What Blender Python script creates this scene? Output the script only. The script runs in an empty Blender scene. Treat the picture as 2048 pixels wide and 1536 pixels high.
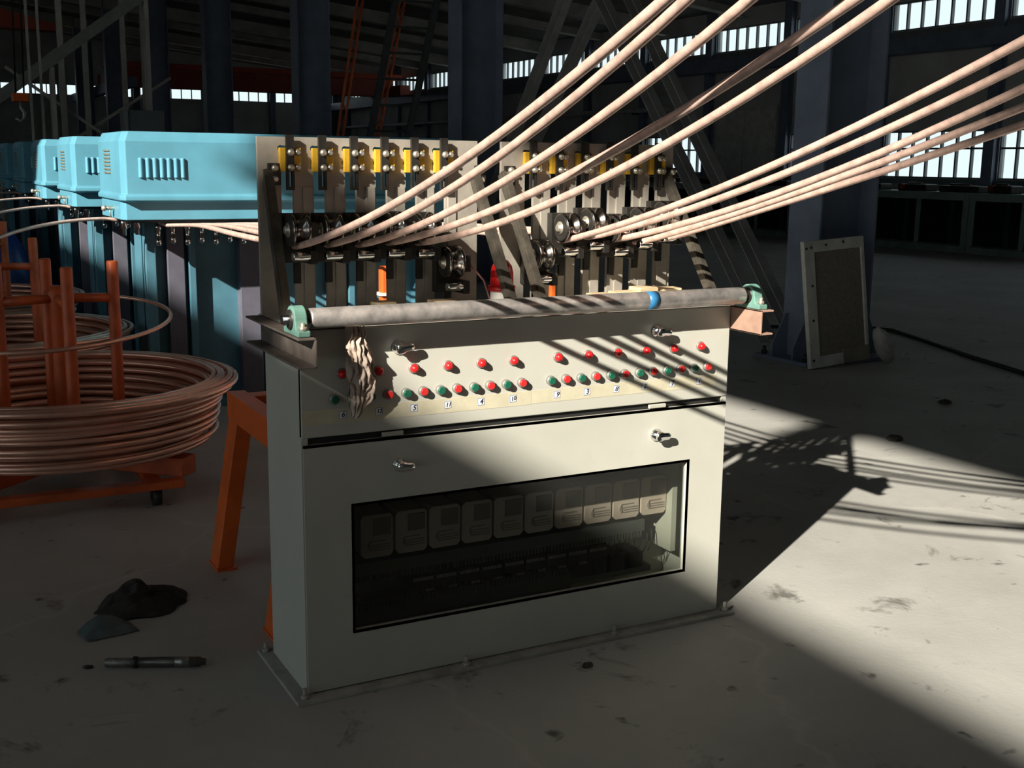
import bpy, bmesh, math, random
from mathutils import Vector, Matrix, noise
random.seed(7)
PI = math.pi
SC = bpy.context.scene
COL = SC.collection

# ------------------------------------------------------------------ camera
cam_d = bpy.data.cameras.new('camera')
cam = bpy.data.objects.new('camera', cam_d)
COL.objects.link(cam)
R_, U_, F_ = Vector((0.8827, -0.4696, 0.0124)), Vector((0.0767, 0.1703, 0.9824)), Vector((0.4635, 0.8660, -0.1875))
F_.normalize(); R_ = (R_ - F_ * R_.dot(F_)).normalized(); U_ = R_.cross(F_)
M = Matrix((R_, U_, -F_)).transposed().to_4x4()
M.translation = Vector((-0.9387, -2.9592, 1.5))
cam.matrix_world = M
cam_d.sensor_width = 36.0
cam_d.lens = 2312.0 / 2048.0 * 36.0
cam_d.clip_start = 0.05
cam_d.clip_end = 500
SC.camera = cam

# ------------------------------------------------------------------ sky, sun, exposure
w = bpy.data.worlds.new('sky'); SC.world = w; w.use_nodes = True
bg = w.node_tree.nodes['Background']
bg.inputs[0].default_value = (0.82, 0.955, 1.0, 1)
bg.inputs[1].default_value = 1.18
sun_d = bpy.data.lights.new('sun', 'SUN')
sun_d.energy = 10.5
sun_d.color = (1.0, 0.93, 0.80)
sun_d.angle = math.radians(0.62)
sun = bpy.data.objects.new('sun', sun_d); COL.objects.link(sun)
SUN = Vector((1.61, 0.985, -1.0)).normalized()
sun.rotation_euler = SUN.to_track_quat('-Z', 'Y').to_euler()
sun.location = (-12, -8, 10)
SC.view_settings.view_transform = 'Standard'
SC.view_settings.look = 'None'
SC.view_settings.exposure = 0.0
SC.view_settings.gamma = 1.0
SC.view_settings.use_curve_mapping = False

# ------------------------------------------------------------------ helpers
W0 = {}
MATS = {}

def mat(name, col, rough=0.5, metal=0.0, var=0.12, scale=6.0, bump=0.0, bscale=60.0, col2=None, spots=None, spec=0.5, stretch=None):
    if name in MATS: return MATS[name]
    m = bpy.data.materials.new(name); m.use_nodes = True
    nt = m.node_tree; N = nt.nodes; L = nt.links
    b = N['Principled BSDF']
    b.inputs['Roughness'].default_value = rough
    b.inputs['Metallic'].default_value = metal
    b.inputs['Specular IOR Level'].default_value = spec
    tc = N.new('ShaderNodeTexCoord')
    src = tc.outputs['Object']
    if stretch:
        mp = N.new('ShaderNodeMapping'); mp.inputs['Scale'].default_value = stretch
        L.new(src, mp.inputs['Vector']); src = mp.outputs['Vector']
    n = N.new('ShaderNodeTexNoise'); n.inputs['Scale'].default_value = scale
    n.inputs['Detail'].default_value = 6; n.inputs['Roughness'].default_value = 0.62
    L.new(src, n.inputs['Vector'])
    cr = N.new('ShaderNodeValToRGB')
    c2 = col2 if col2 else tuple(max(0, c * (1 - var * 2)) for c in col)
    c1 = col if col2 else tuple(min(1, c * (1 + var)) for c in col)
    cr.color_ramp.elements[0].position = 0.32; cr.color_ramp.elements[1].position = 0.66
    cr.color_ramp.elements[0].color = (*c2, 1); cr.color_ramp.elements[1].color = (*c1, 1)
    L.new(n.outputs['Fac'], cr.inputs['Fac'])
    out = cr.outputs['Color']
    if spots:
        sc_, lo, hi, scol = spots
        n2 = N.new('ShaderNodeTexNoise'); n2.inputs['Scale'].default_value = sc_; n2.inputs['Detail'].default_value = 4
        L.new(src, n2.inputs['Vector'])
        r2 = N.new('ShaderNodeValToRGB')
        r2.color_ramp.elements[0].position = lo; r2.color_ramp.elements[1].position = hi
        L.new(n2.outputs['Fac'], r2.inputs['Fac'])
        mx = N.new('ShaderNodeMix'); mx.data_type = 'RGBA'
        L.new(r2.outputs['Color'], mx.inputs[0]); L.new(out, mx.inputs[6]); mx.inputs[7].default_value = (*scol, 1)
        out = mx.outputs[2]
    L.new(out, b.inputs['Base Color'])
    if bump > 0:
        n3 = N.new('ShaderNodeTexNoise'); n3.inputs['Scale'].default_value = bscale; n3.inputs['Detail'].default_value = 5
        L.new(src, n3.inputs['Vector'])
        bp = N.new('ShaderNodeBump'); bp.inputs['Strength'].default_value = bump; bp.inputs['Distance'].default_value = 0.01
        L.new(n3.outputs['Fac'], bp.inputs['Height']); L.new(bp.outputs['Normal'], b.inputs['Normal'])
    MATS[name] = m
    return m

def glass_mat(name, tint, refl=0.08):
    m = bpy.data.materials.new(name); m.use_nodes = True
    nt = m.node_tree; N = nt.nodes; L = nt.links
    N.remove(N['Principled BSDF'])
    o = N['Material Output']
    t = N.new('ShaderNodeBsdfTransparent'); t.inputs[0].default_value = (*tint, 1)
    g = N.new('ShaderNodeBsdfGlossy'); g.inputs['Roughness'].default_value = 0.06
    lw = N.new('ShaderNodeLayerWeight'); lw.inputs['Blend'].default_value = 0.5
    pw_ = N.new('ShaderNodeMath'); pw_.operation = 'POWER'; pw_.inputs[1].default_value = 5.0; L.new(lw.outputs['Facing'], pw_.inputs[0])
    fr = N.new('ShaderNodeMath'); fr.operation = 'MULTIPLY_ADD'; fr.inputs[1].default_value = 0.8; fr.inputs[2].default_value = refl * 0.5; L.new(pw_.outputs[0], fr.inputs[0])
    mx = N.new('ShaderNodeMixShader')
    L.new(fr.outputs[0], mx.inputs[0]); L.new(t.outputs[0], mx.inputs[1]); L.new(g.outputs[0], mx.inputs[2])
    L.new(mx.outputs[0], o.inputs[0])
    MATS[name] = m
    return m

class MB:
    def __init__(s): s.v = []; s.f = []; s.sm = []
    def add(s, vs, fs, smooth=False):
        o = len(s.v); s.v += [tuple(v) for v in vs]
        for f in fs: s.f.append(tuple(i + o for i in f)); s.sm.append(smooth)
        return s
    def box(s, x0, x1, y0, y1, z0, z1):
        return s.add([(x0,y0,z0),(x1,y0,z0),(x1,y1,z0),(x0,y1,z0),(x0,y0,z1),(x1,y0,z1),(x1,y1,z1),(x0,y1,z1)],
                     [(0,3,2,1),(4,5,6,7),(0,1,5,4),(1,2,6,5),(2,3,7,6),(3,0,4,7)])
    def cbox(s, c, d): return s.box(c[0]-d[0]/2, c[0]+d[0]/2, c[1]-d[1]/2, c[1]+d[1]/2, c[2]-d[2]/2, c[2]+d[2]/2)
    def bar(s, a, b, wd, ht, up=(0,0,1)):
        a = Vector(a); b = Vector(b); d = (b - a).normalized()
        r = d.cross(Vector(up))
        if r.length < 1e-4: r = d.cross(Vector((1,0,0)))
        r.normalize(); u = r.cross(d)
        vs = []
        for p in (a, b):
            for i, j in ((-1,-1),(1,-1),(1,1),(-1,1)): vs.append(p + r*wd/2*i + u*ht/2*j)
        return s.add(vs, [(0,1,2,3),(7,6,5,4),(0,4,5,1),(1,5,6,2),(2,6,7,3),(3,7,4,0)])
    def cyl(s, a, b, r0, r1=None, seg=16, cap=True):
        return s.lathe(a, b, [(0, r0), (1, r0 if r1 is None else r1)], seg, cap)
    def lathe(s, a, b, prof, seg=16, cap=True):
        """prof: (t along a->b, radius)"""
        a = Vector(a); b = Vector(b); d = b - a; dn = d.normalized()
        x = dn.orthogonal().normalized(); y = dn.cross(x)
        vs = []; fs = []
        for t, r in prof:
            for k in range(seg):
                an = 2*PI*k/seg; vs.append(a + d*t + (x*math.cos(an) + y*math.sin(an))*max(r, 1e-5))
        for i in range(len(prof)-1):
            for k in range(seg):
                k2 = (k+1) % seg
                fs.append((i*seg+k, i*seg+k2, (i+1)*seg+k2, (i+1)*seg+k))
        s.add(vs, fs, True)
        if cap:
            o = len(s.v) - len(vs); n = len(prof)
            s.f.append(tuple(o+k for k in reversed(range(seg)))); s.sm.append(False)
            s.f.append(tuple(o+(n-1)*seg+k for k in range(seg))); s.sm.append(False)
        return s
    def tube(s, pts, r, seg=10, cap=True, closed=False):
        pts = [Vector(p) for p in pts]; n = len(pts); vs = []; fs = []
        t0 = (pts[1]-pts[0]).normalized(); x = t0.orthogonal().normalized()
        for i, p in enumerate(pts):
            if closed: t = (pts[(i+1) % n]-pts[i-1]).normalized()
            else: t = (pts[min(i+1, n-1)]-pts[max(i-1, 0)]).normalized()
            x = (x - t*x.dot(t)).normalized(); y = t.cross(x)
            rr = r(i/(n-1)) if callable(r) else r
            for k in range(seg):
                an = 2*PI*k/seg; vs.append(p + (x*math.cos(an)+y*math.sin(an))*rr)
        m = n if closed else n-1
        for i in range(m):
            for k in range(seg):
                k2 = (k+1) % seg; j = (i+1) % n
                fs.append((i*seg+k, i*seg+k2, j*seg+k2, j*seg+k))
        o = len(s.v); s.add(vs, fs, True)
        if cap and not closed:
            s.f.append(tuple(o+k for k in reversed(range(seg)))); s.sm.append(False)
            s.f.append(tuple(o+(n-1)*seg+k for k in range(seg))); s.sm.append(False)
        return s
    def prism(s, poly, axis, a0, a1):
        """poly in the two other axes (x,z for axis y; y,z for x; x,y for z), counter-clockwise any"""
        def P(p, a):
            if axis == 'y': return (p[0], a, p[1])
            if axis == 'x': return (a, p[0], p[1])
            return (p[0], p[1], a)
        n = len(poly)
        vs = [P(p, a0) for p in poly] + [P(p, a1) for p in poly]
        fs = [tuple(range(n)), tuple(reversed(range(n, 2*n)))] + [(i, i+n, (i+1) % n + n, (i+1) % n) for i in range(n)]
        return s.add(vs, fs)
    def mesh(s, name):
        me = bpy.data.meshes.new(name); me.from_pydata(s.v, [], s.f)
        me.polygons.foreach_set('use_smooth', s.sm)
        bm = bmesh.new(); bm.from_mesh(me); bmesh.ops.recalc_face_normals(bm, faces=bm.faces); bm.to_mesh(me); bm.free()
        me.update(); return me
    def build(s, name, m, parent=None, at=(0,0,0), bevel=0, seg=2):
        return put(s.mesh(name), name, m, at, parent, bevel=bevel, seg=seg)

def put(me, name, m, loc=(0,0,0), parent=None, rot=None, bevel=0, seg=2):
    o = bpy.data.objects.new(name, me); COL.objects.link(o)
    if m is not None and not me.materials: me.materials.append(m)
    loc = Vector(loc); W0[o.name] = loc
    if parent is not None:
        o.parent = parent; o.location = loc - W0[parent.name]
    else: o.location = loc
    if rot: o.rotation_euler = rot
    if bevel:
        b = o.modifiers.new('bevel', 'BEVEL'); b.width = bevel; b.segments = seg; b.limit_method = 'ANGLE'; b.angle_limit = 0.7
    return o

def tag(o, label, cat, group=None):
    o['label'] = label; o['category'] = cat
    if group: o['group'] = group
    return o

def thing(name, label, cat, loc=(0,0,0), group=None):
    o = bpy.data.objects.new(name, None); COL.objects.link(o); o.empty_display_size = 0.1
    o.location = loc; W0[o.name] = Vector(loc)
    return tag(o, label, cat, group)

def struct(o): o['kind'] = 'structure'; return o

def copy_tree(o, off, label=None, parent=None):
    c = o.copy(); COL.objects.link(c)
    if parent is None:
        c.location = o.location + Vector(off)
        if label: c['label'] = label
    else: c.parent = parent
    W0[c.name] = W0[o.name] + Vector(off)
    for ch in list(o.children): copy_tree(ch, off, None, c)
    return c

def holes_wall(mb, axis, a0, a1, u0, u1, z0, z1, holes):
    us = sorted({u0, u1, *[h[0] for h in holes], *[h[1] for h in holes]})
    zs = sorted({z0, z1, *[h[2] for h in holes], *[h[3] for h in holes]})
    us = [u for u in us if u0 <= u <= u1]; zs = [z for z in zs if z0 <= z <= z1]
    for i in range(len(zs)-1):
        j = 0
        while j < len(us)-1:
            def inh(j):
                cu = (us[j]+us[j+1])/2; cz = (zs[i]+zs[i+1])/2
                return any(h[0] < cu < h[1] and h[2] < cz < h[3] for h in holes)
            if inh(j): j += 1; continue
            k = j
            while k < len(us)-1 and not inh(k): k += 1
            if axis == 'x': mb.box(a0, a1, us[j], us[k], zs[i], zs[i+1])
            else: mb.box(us[j], us[k], a0, a1, zs[i], zs[i+1])
            j = k

# ------------------------------------------------------------------ materials
def floor_mat():
    m = bpy.data.materials.new('concrete_floor'); m.use_nodes = True
    nt = m.node_tree; N = nt.nodes; L = nt.links; b = N['Principled BSDF']
    b.inputs['Roughness'].default_value = 0.62; b.inputs['Specular IOR Level'].default_value = 0.35
    tc = N.new('ShaderNodeTexCoord'); src = tc.outputs['Object']
    def nz(sc, det, ro=0.6, dist=0.0):
        n = N.new('ShaderNodeTexNoise'); n.inputs['Scale'].default_value = sc; n.inputs['Detail'].default_value = det
        n.inputs['Roughness'].default_value = ro; n.inputs['Distortion'].default_value = dist
        L.new(src, n.inputs['Vector']); return n.outputs['Fac']
    def ramp(fac, lo, hi, c0=(0,0,0,1), c1=(1,1,1,1)):
        r = N.new('ShaderNodeValToRGB'); r.color_ramp.elements[0].position = lo; r.color_ramp.elements[1].position = hi
        r.color_ramp.elements[0].color = c0; r.color_ramp.elements[1].color = c1; L.new(fac, r.inputs['Fac']); return r.outputs['Color']
    def mix(f, a, c):
        x = N.new('ShaderNodeMix'); x.data_type = 'RGBA'; L.new(f, x.inputs[0]); L.new(a, x.inputs[6]); x.inputs[7].default_value = c; return x.outputs[2]
    base = ramp(nz(0.9, 8, 0.65, 0.4), 0.3, 0.72, (0.36, 0.355, 0.335, 1), (0.51, 0.505, 0.48, 1))
    d1 = ramp(nz(3.1, 5, 0.7, 0.6), 0.61, 0.69); base = mix(d1, base, (0.19, 0.185, 0.17, 1))
    d2 = ramp(nz(7.5, 3, 0.5, 0.3), 0.675, 0.74); base = mix(d2, base, (0.13, 0.125, 0.115, 1))
    wv = N.new('ShaderNodeTexVoronoi'); wv.feature = 'DISTANCE_TO_EDGE'; wv.inputs['Scale'].default_value = 0.55
    dn = N.new('ShaderNodeTexNoise'); dn.inputs['Scale'].default_value = 2.2; dn.inputs['Detail'].default_value = 5; L.new(src, dn.inputs['Vector'])
    mxv = N.new('ShaderNodeMix'); mxv.data_type = 'RGBA'; mxv.inputs[0].default_value = 0.32
    L.new(src, mxv.inputs[6]); L.new(dn.outputs['Color'], mxv.inputs[7]); L.new(mxv.outputs[2], wv.inputs['Vector'])
    ck = ramp(wv.outputs['Distance'], 0.0, 0.006, (0.35,0.35,0.35,1), (0,0,0,1)); base = mix(ck, base, (0.62, 0.60, 0.55, 1))
    L.new(base, b.inputs['Base Color'])
    bp = N.new('ShaderNodeBump'); bp.inputs['Strength'].default_value = 0.10; bp.inputs['Distance'].default_value = 0.01
    L.new(nz(45, 6), bp.inputs['Height']); L.new(bp.outputs['Normal'], b.inputs['Normal'])
    return m
M_floor = floor_mat()
M_wall = mat('wall_panel_grey', (0.52, 0.53, 0.52), 0.75, var=0.15, scale=0.7, bump=0.2, bscale=6)
M_roof = mat('roof_sheet_dark', (0.19, 0.19, 0.175), 0.8, var=0.2, scale=0.8)
M_rafter = mat('rafter_grey_paint', (0.45, 0.45, 0.42), 0.6, var=0.15, scale=2)
M_column = mat('column_blue_grey_paint', (0.17, 0.205, 0.285), 0.5, var=0.12, scale=3)
M_brace = mat('brace_grey_paint', (0.30, 0.30, 0.30), 0.55, var=0.15, scale=4)
M_wframe = mat('window_frame_grey', (0.16, 0.18, 0.19), 0.5)
M_glass = glass_mat('window_glass', (0.97, 0.98, 0.98))
M_cream = mat('cabinet_cream_paint', (0.53, 0.53, 0.475), 0.42, var=0.035, scale=3, spots=(9, 0.66, 0.82, (0.50, 0.48, 0.41)))
M_cream_in = mat('cabinet_inside_beige', (0.50, 0.49, 0.42), 0.6, var=0.05)
M_dusty = mat('dusty_cream_plate', (0.40, 0.39, 0.35), 0.8, var=0.15, scale=12)
M_dark = mat('dark_oiled_steel', (0.045, 0.042, 0.038), 0.45, metal=0.5, var=0.25, scale=14)
M_black = mat('black_plastic', (0.015, 0.015, 0.016), 0.5)
M_chrome = mat('chrome', (0.85, 0.85, 0.84), 0.14, metal=1.0, var=0.04)
M_steelw = mat('wheel_steel', (0.30, 0.27, 0.25), 0.2, metal=1.0, var=0.15, scale=20)
M_zinc = mat('galvanised_tube', (0.60, 0.555, 0.535), 0.36, metal=0.60, var=0.28, scale=22, col2=(0.28, 0.265, 0.26), bump=0.03, bscale=120)
M_bolt = mat('zinc_bolt', (0.62, 0.57, 0.47), 0.38, metal=0.7, var=0.15, scale=40)
M_teal = mat('bearing_green_paint', (0.15, 0.30, 0.255), 0.45, var=0.12, scale=20)
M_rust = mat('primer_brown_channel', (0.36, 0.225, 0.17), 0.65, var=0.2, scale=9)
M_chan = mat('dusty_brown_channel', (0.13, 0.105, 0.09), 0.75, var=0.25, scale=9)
M_plate = mat('bare_steel_plate', (0.42, 0.385, 0.335), 0.5, metal=0.25, var=0.14, scale=7, spots=(5, 0.60, 0.78, (0.30, 0.235, 0.19)))
M_yellow = mat('yellow_zinc_block', (0.80, 0.47, 0.04), 0.4, metal=0.15, var=0.12, scale=20)
M_strut = mat('rusty_mill_steel', (0.12, 0.105, 0.085), 0.5, metal=0.5, var=0.3, scale=12)
M_red = mat('red_plastic', (0.72, 0.015, 0.018), 0.3, var=0.05)
M_redb = mat('red_button', (0.62, 0.03, 0.03), 0.38, var=0.05)
M_green = mat('green_button', (0.012, 0.12, 0.07), 0.38, var=0.08)
M_collar = mat('button_collar', (0.30, 0.30, 0.28), 0.4, metal=0.4)
M_paper = mat('white_sticker', (0.80, 0.82, 0.84), 0.7, var=0.03)
M_blue_ink = mat('blue_border_ink', (0.10, 0.18, 0.42), 0.6)
M_ink = mat('black_ink', (0.015, 0.018, 0.06), 0.6)
M_tape = mat('tan_masking_tape', (0.60, 0.56, 0.42), 0.6, var=0.06, scale=20)
M_blue_tape = mat('blue_tape', (0.03, 0.17, 0.36), 0.35, var=0.12, scale=25)
M_copper = mat('copper_rod', (0.88, 0.61, 0.52), 0.40, metal=0.32, var=0.14, scale=30, bump=0.04, bscale=120)
M_copper_coil = mat('copper_coil', (0.90, 0.52, 0.39), 0.30, metal=0.65, var=0.10, scale=5)
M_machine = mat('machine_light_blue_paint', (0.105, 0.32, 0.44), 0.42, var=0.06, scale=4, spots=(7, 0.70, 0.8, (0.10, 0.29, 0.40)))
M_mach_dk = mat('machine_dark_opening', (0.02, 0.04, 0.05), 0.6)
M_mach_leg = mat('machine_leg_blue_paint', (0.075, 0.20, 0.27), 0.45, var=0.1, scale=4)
M_stripe = mat('machine_grey_strip', (0.11, 0.11, 0.145), 0.5, var=0.1)
M_orange = mat('orange_paint', (0.60, 0.115, 0.03), 0.5, var=0.14, scale=8)
M_orange_b = mat('bright_orange_paint', (0.72, 0.13, 0.02), 0.45, var=0.08, scale=8)
M_crane = mat('crane_red_paint', (0.34, 0.06, 0.03), 0.5, var=0.15, scale=1)
M_white = mat('white_plastic', (0.78, 0.77, 0.72), 0.45, var=0.03)
M_wood = mat('pale_wood', (0.62, 0.47, 0.29), 0.7, var=0.15, scale=12, stretch=(1, 8, 8))
M_cloth = mat('dusty_pink_cloth', (0.46, 0.37, 0.31), 0.95, var=0.22, scale=18, bump=0.6, bscale=90)
M_rag = mat('oily_black_rag', (0.03, 0.028, 0.025), 0.9, var=0.3, scale=20, bump=0.5, bscale=60)
M_tarpgrey = mat('grey_blue_sheet', (0.10, 0.13, 0.14), 0.6, var=0.2, scale=14)
M_bluetarp = mat('blue_plastic_tarp', (0.012, 0.045, 0.22), 0.4, var=0.25, scale=5, bump=0.4, bscale=9)
M_gcab = mat('green_machine_paint', (0.30, 0.40, 0.35), 0.5, var=0.12, scale=3)
M_gdark = mat('green_machine_inside', (0.10, 0.14, 0.125), 0.7)
M_dglass = glass_mat('dark_machine_glass', (0.55, 0.62, 0.60))
M_cglass = glass_mat('cabinet_glass', (0.80, 0.82, 0.80))
M_drive = mat('drive_beige_plastic', (0.62, 0.50, 0.43), 0.55, var=0.06)
M_display = mat('drive_dark_display', (0.26, 0.215, 0.185), 0.4)
M_duct = mat('grey_wiring_duct', (0.10, 0.105, 0.10), 0.6)
M_frame = mat('white_dusty_board', (0.60, 0.60, 0.56), 0.75, var=0.12, scale=8)
M_brown = mat('brown_mesh_infill', (0.24, 0.22, 0.185), 0.9, var=0.12, scale=30, bump=0.4, bscale=300)
M_sack = mat('white_woven_sack', (0.50, 0.49, 0.46), 0.8, var=0.12, scale=15, bump=0.4, bscale=60)
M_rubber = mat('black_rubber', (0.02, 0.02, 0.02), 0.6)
M_grey = mat('grey_enclosure', (0.13, 0.15, 0.16), 0.55, var=0.1)
M_ladder = mat('dark_green_ladder', (0.05, 0.065, 0.065), 0.5, var=0.15)
M_clod = mat('dark_debris', (0.06, 0.055, 0.045), 0.9, var=0.3, scale=30)
M_ground = mat('yard_concrete', (0.42, 0.41, 0.38), 0.9, var=0.1, scale=0.3)

# ------------------------------------------------------------------ the hall
XR, XL, YB, YF = 17.4, -12.6, 48.0, -14.0
def zroof(x): return 5.2 + 0.1 * (XR - x)

struct(MB().box(-120, 120, -120, 150, -0.3, -0.22).build('floor_outside', M_ground))
struct(MB().box(XL - .2, XR + .2, YF - .2, YB + .2, -0.2, 0.0).build('floor', M_floor))

# right wall with high and low window bands between the posts
PITCH = 2.88
posts_y = [12.33 + PITCH * k for k in range(-9, 13)]
clere = [(y + .14, y + PITCH - .14, 4.22, 4.78) for y in posts_y[:-1] if y + PITCH < YB]
low_idx = {8, 9, 11, 12}
lows = []
for i, y in enumerate(posts_y[:-1]):
    if 3.5 < y < 15.5 or 20.5 < y < 22: lows.append((y + .14, y + PITCH - .14, 1.31, 2.24))
mb = MB(); holes_wall(mb, 'x', XR, XR + .18, YF, YB + .2, 0, 5.25, clere + lows)
wr = struct(mb.build('wall_right', M_wall))
pm = MB().box(-.13, .0, -.12, .12, 0, 5.2).box(-.02, 0, -.16, .16, 0, 5.2).mesh('post')
for y in posts_y:
    if YF < y < YB: put(pm, 'post', M_column, (XR, y, 0), wr)
MB().box(XR - .05, XR, YF, YB, 1.20, 1.30).build('sill_rail', M_wframe, wr)
MB().box(XR - .06, XR, YF, YB, 4.08, 4.20).build('sill_rail', M_wframe, wr)

NWIN = [0]
PANE = {}
def window(axis, a, u0, u1, z0, z1, n, rails=()):
    """glazed window in a wall plane; axis 'x': plane x=a, u is y"""
    NWIN[0] += 1
    def bx(mb, ua, ub, za, zb, t0, t1):
        return mb.box(a + t0, a + t1, ua, ub, za, zb) if axis == 'x' else mb.box(ua, ub, a + t0, a + t1, za, zb)
    mb = MB(); fw = .03
    bx(mb, u0, u0 + fw, z0, z1, .02, .09); bx(mb, u1 - fw, u1, z0, z1, .02, .09)
    bx(mb, u0, u1, z0, z0 + fw, .02, .09); bx(mb, u0, u1, z1 - fw, z1, .02, .09)
    root = struct(mb.build('window_%d' % NWIN[0], M_wframe))
    pw = (u1 - u0) / n
    for i in range(1, n): bx(MB(), u0 + i * pw - .018, u0 + i * pw + .018, z0, z1, .02, .09).build('glazing_bar', M_wframe, root)
    zz = [z0, *rails, z1]
    for q in rails: bx(MB(), u0, u1, q - .018, q + .018, .025, .085).build('glazing_bar', M_wframe, root)
    for j in range(len(zz) - 1):
        h = zz[j + 1] - zz[j]
        key = (axis, round(pw, 3), round(h, 3))
        if key not in PANE:
            e = .016
            PANE[key] = (MB().box(-.002, .002, -pw / 2 + e, pw / 2 - e, -h / 2 + e, h / 2 - e) if axis == 'x' else
                         MB().box(-pw / 2 + e, pw / 2 - e, -.002, .002, -h / 2 + e, h / 2 - e)).mesh('pane')
        for i in range(n):
            uc = u0 + (i + .5) * pw; zc = (zz[j] + zz[j + 1]) / 2
            put(PANE[key], 'pane', M_glass, (a + .055, uc, zc) if axis == 'x' else (uc, a + .055, zc), root)
    return root
for h in clere:
    if h[0] > 8: window('x', XR, h[0], h[1], h[2], h[3], 7)
for h in lows:
    if h[0] > 8: window('x', XR, h[0], h[1], h[2], h[3], 7, (1.89,))

# end wall
ew = []
x = XR - .3
while x > -9:
    ew.append((x - PITCH + .16, x - .16, 3.98, 4.42)); x -= PITCH
mb = MB(); holes_wall(mb, 'y', YB, YB + .18, XL, XR + .18, 0, 8.2, ew)
wb = struct(mb.build('wall_back', M_wall))
pm2 = MB().box(-.12, .12, -.13, 0, 0, 5.2).mesh('post')
x = XR - .3
while x > 3: put(pm2, 'post', M_column, (x, YB, 0), wb); x -= PITCH
for h in ew:
    if h[1] > 5: window('y', YB, h[0], h[1], h[2], h[3], 6)
mb = MB(); holes_wall(mb, 'y', YF - .18, YF, XL, XR + .18, 0, 8.2, [])
struct(mb.build('wall_front', M_wall))
mb = MB(); holes_wall(mb, 'x', XL - .18, XL, YF, YB, 0, 8.2, [(-13.0, 8.0, 0, 3.7)])  # unseen opening, added to bring sky light onto the cabinet's left side
wl = struct(mb.build('wall_left', M_wall))
MB().box(XL - 6.4, XL - .18, -18, 9.5, 3.75, 3.85).build('sun_blocker_canopy', M_roof, wl)  # unseen, added to keep direct sun out of the left opening

# roof: two slopes with an open ridge slot that lets the sun in
xo0, xo1, RY1 = -11.50, -8.82, 1.3

mb = MB()
def slope(mb, xa, xb):
    za, zb = zroof(xa), zroof(xb)
    mb.prism([(xa, za), (xb, zb), (xb, zb + .08), (xa, za + .08)], 'y', YF - .2, YB + .2)
slope(mb, xo1, XR + .2); slope(mb, XL - .2, xo0)
mb.box(xo0, xo1, RY1, YB + .2, zroof(xo1), zroof(xo1) + .25)   # the ridge is closed beyond here
mb.box(xo0, xo1, YF - .2, -9.7, zroof(xo1), zroof(xo1) + .25)
ceil = struct(mb.build('ceiling', M_roof))
for k in range(-4, 15):
    y = 3.93 + 3.175 * k
    if not YF < y < YB: continue
    d = .34 if k % 2 == 0 else .2
    rb = MB()
    rb.prism([(xo1 - .1, zroof(xo1) - .02), (XR, zroof(XR) - .02), (XR, zroof(XR) - d), (xo1 - .1, zroof(xo1) - d)], 'y', y - .02, y + .02)
    rb.prism([(xo1 - .1, zroof(xo1) - d), (XR, zroof(XR) - d), (XR, zroof(XR) - d - .03), (xo1 - .1, zroof(xo1) - d - .03)], 'y', y - .13, y + .13)
    rb.build('rafter', M_rafter, ceil)

MB().box(-11.6, -10.22, -6.60, -6.0, 7.92, 7.99).build('sun_blocker_sheet', M_rafter, ceil)  # unseen sheet added in the slot to dim sun on the left plate
# sliding door leaf on the right wall, pale panels
door = MB()
door.box(XR - .1, XR - .03, 18.35, 20.60, 0, 2.90)
door = struct(door.build('door_1', M_frame))
for ya, yb in ((18.42, 19.44), (19.50, 20.53)): MB().box(XR - .125, XR - .1, ya, yb, .1, 2.8).build('panel', mat('pale_door_panel', (0.72, 0.70, 0.65), .6), door, bevel=.01)

# ------------------------------------------------------------------ steel columns
def column(y, label):
    t = thing('steel_column', label, 'column', (5.58, y, 0), 'row of blue steel columns')
    x0, x1 = 5.29, 5.87
    MB().box(x0, x0 + .02, y - .175, y + .175, .03, zroof(5.3) - .02).build('flange', M_column, t)
    MB().box(x1 - .02, x1, y - .175, y + .175, .03, zroof(5.9) - .02).build('flange', M_column, t)
    MB().box(x0 + .02, x1 - .02, y - .008, y + .008, .03, zroof(5.9) - .02).build('web', M_column, t)
    MB().box(x0 - .17, x1 + .17, y - .3, y + .3, 0, .03).build('base_plate', M_column, t, bevel=.004)
    for sx in (-1, 1):
        xa = x0 if sx < 0 else x1
        for dy in (-.12, .12):
            MB().prism([(xa, .03), (xa + sx*.15, .03), (xa + sx*.15, .12), (xa + sx*.03, .36), (xa, .36)], 'y', y + dy - .008, y + dy + .008).build('stiffener', M_column, t)
    for xx in (x0 + .12, x1 - .12):
        MB().prism([(y - .175 - .1, .03), (y - .008, .03), (y - .008, .36), (y - .1, .36), (y - .175 - .1, .12)], 'x', xx - .008, xx + .008).build('stiffener', M_column, t)
    bm_ = MB().cyl((0, 0, 0), (0, 0, .06), .016, seg=8).cyl((0, 0, .0), (0, 0, .025), .028, seg=6).mesh('anchor_bolt')
    for dx in (-.12, .12):
        for dy in (-.24, .24): put(bm_, 'anchor_bolt', M_dark, ((x0 if dx < 0 else x1) + dx, y + dy, .03), t)
    return t
clabs = ['nearest blue steel column, with the white framed board leaning on its foot',
         'blue steel column rising directly behind the gap between the two slotted plates',
         'blue steel column rising behind the left slotted plate, third from the leaning board',
         'blue steel column above the first blue machine, fourth from the leaning board',
         'blue steel column above the louvred left end of the first blue machine, fifth in the row',
         'distant blue steel column beside the grey enclosure, sixth in the row',
         'furthest blue steel column in the row, seventh from the leaning board']
for k in range(7): column(3.93 + 6.35 * k, clabs[k])

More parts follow.
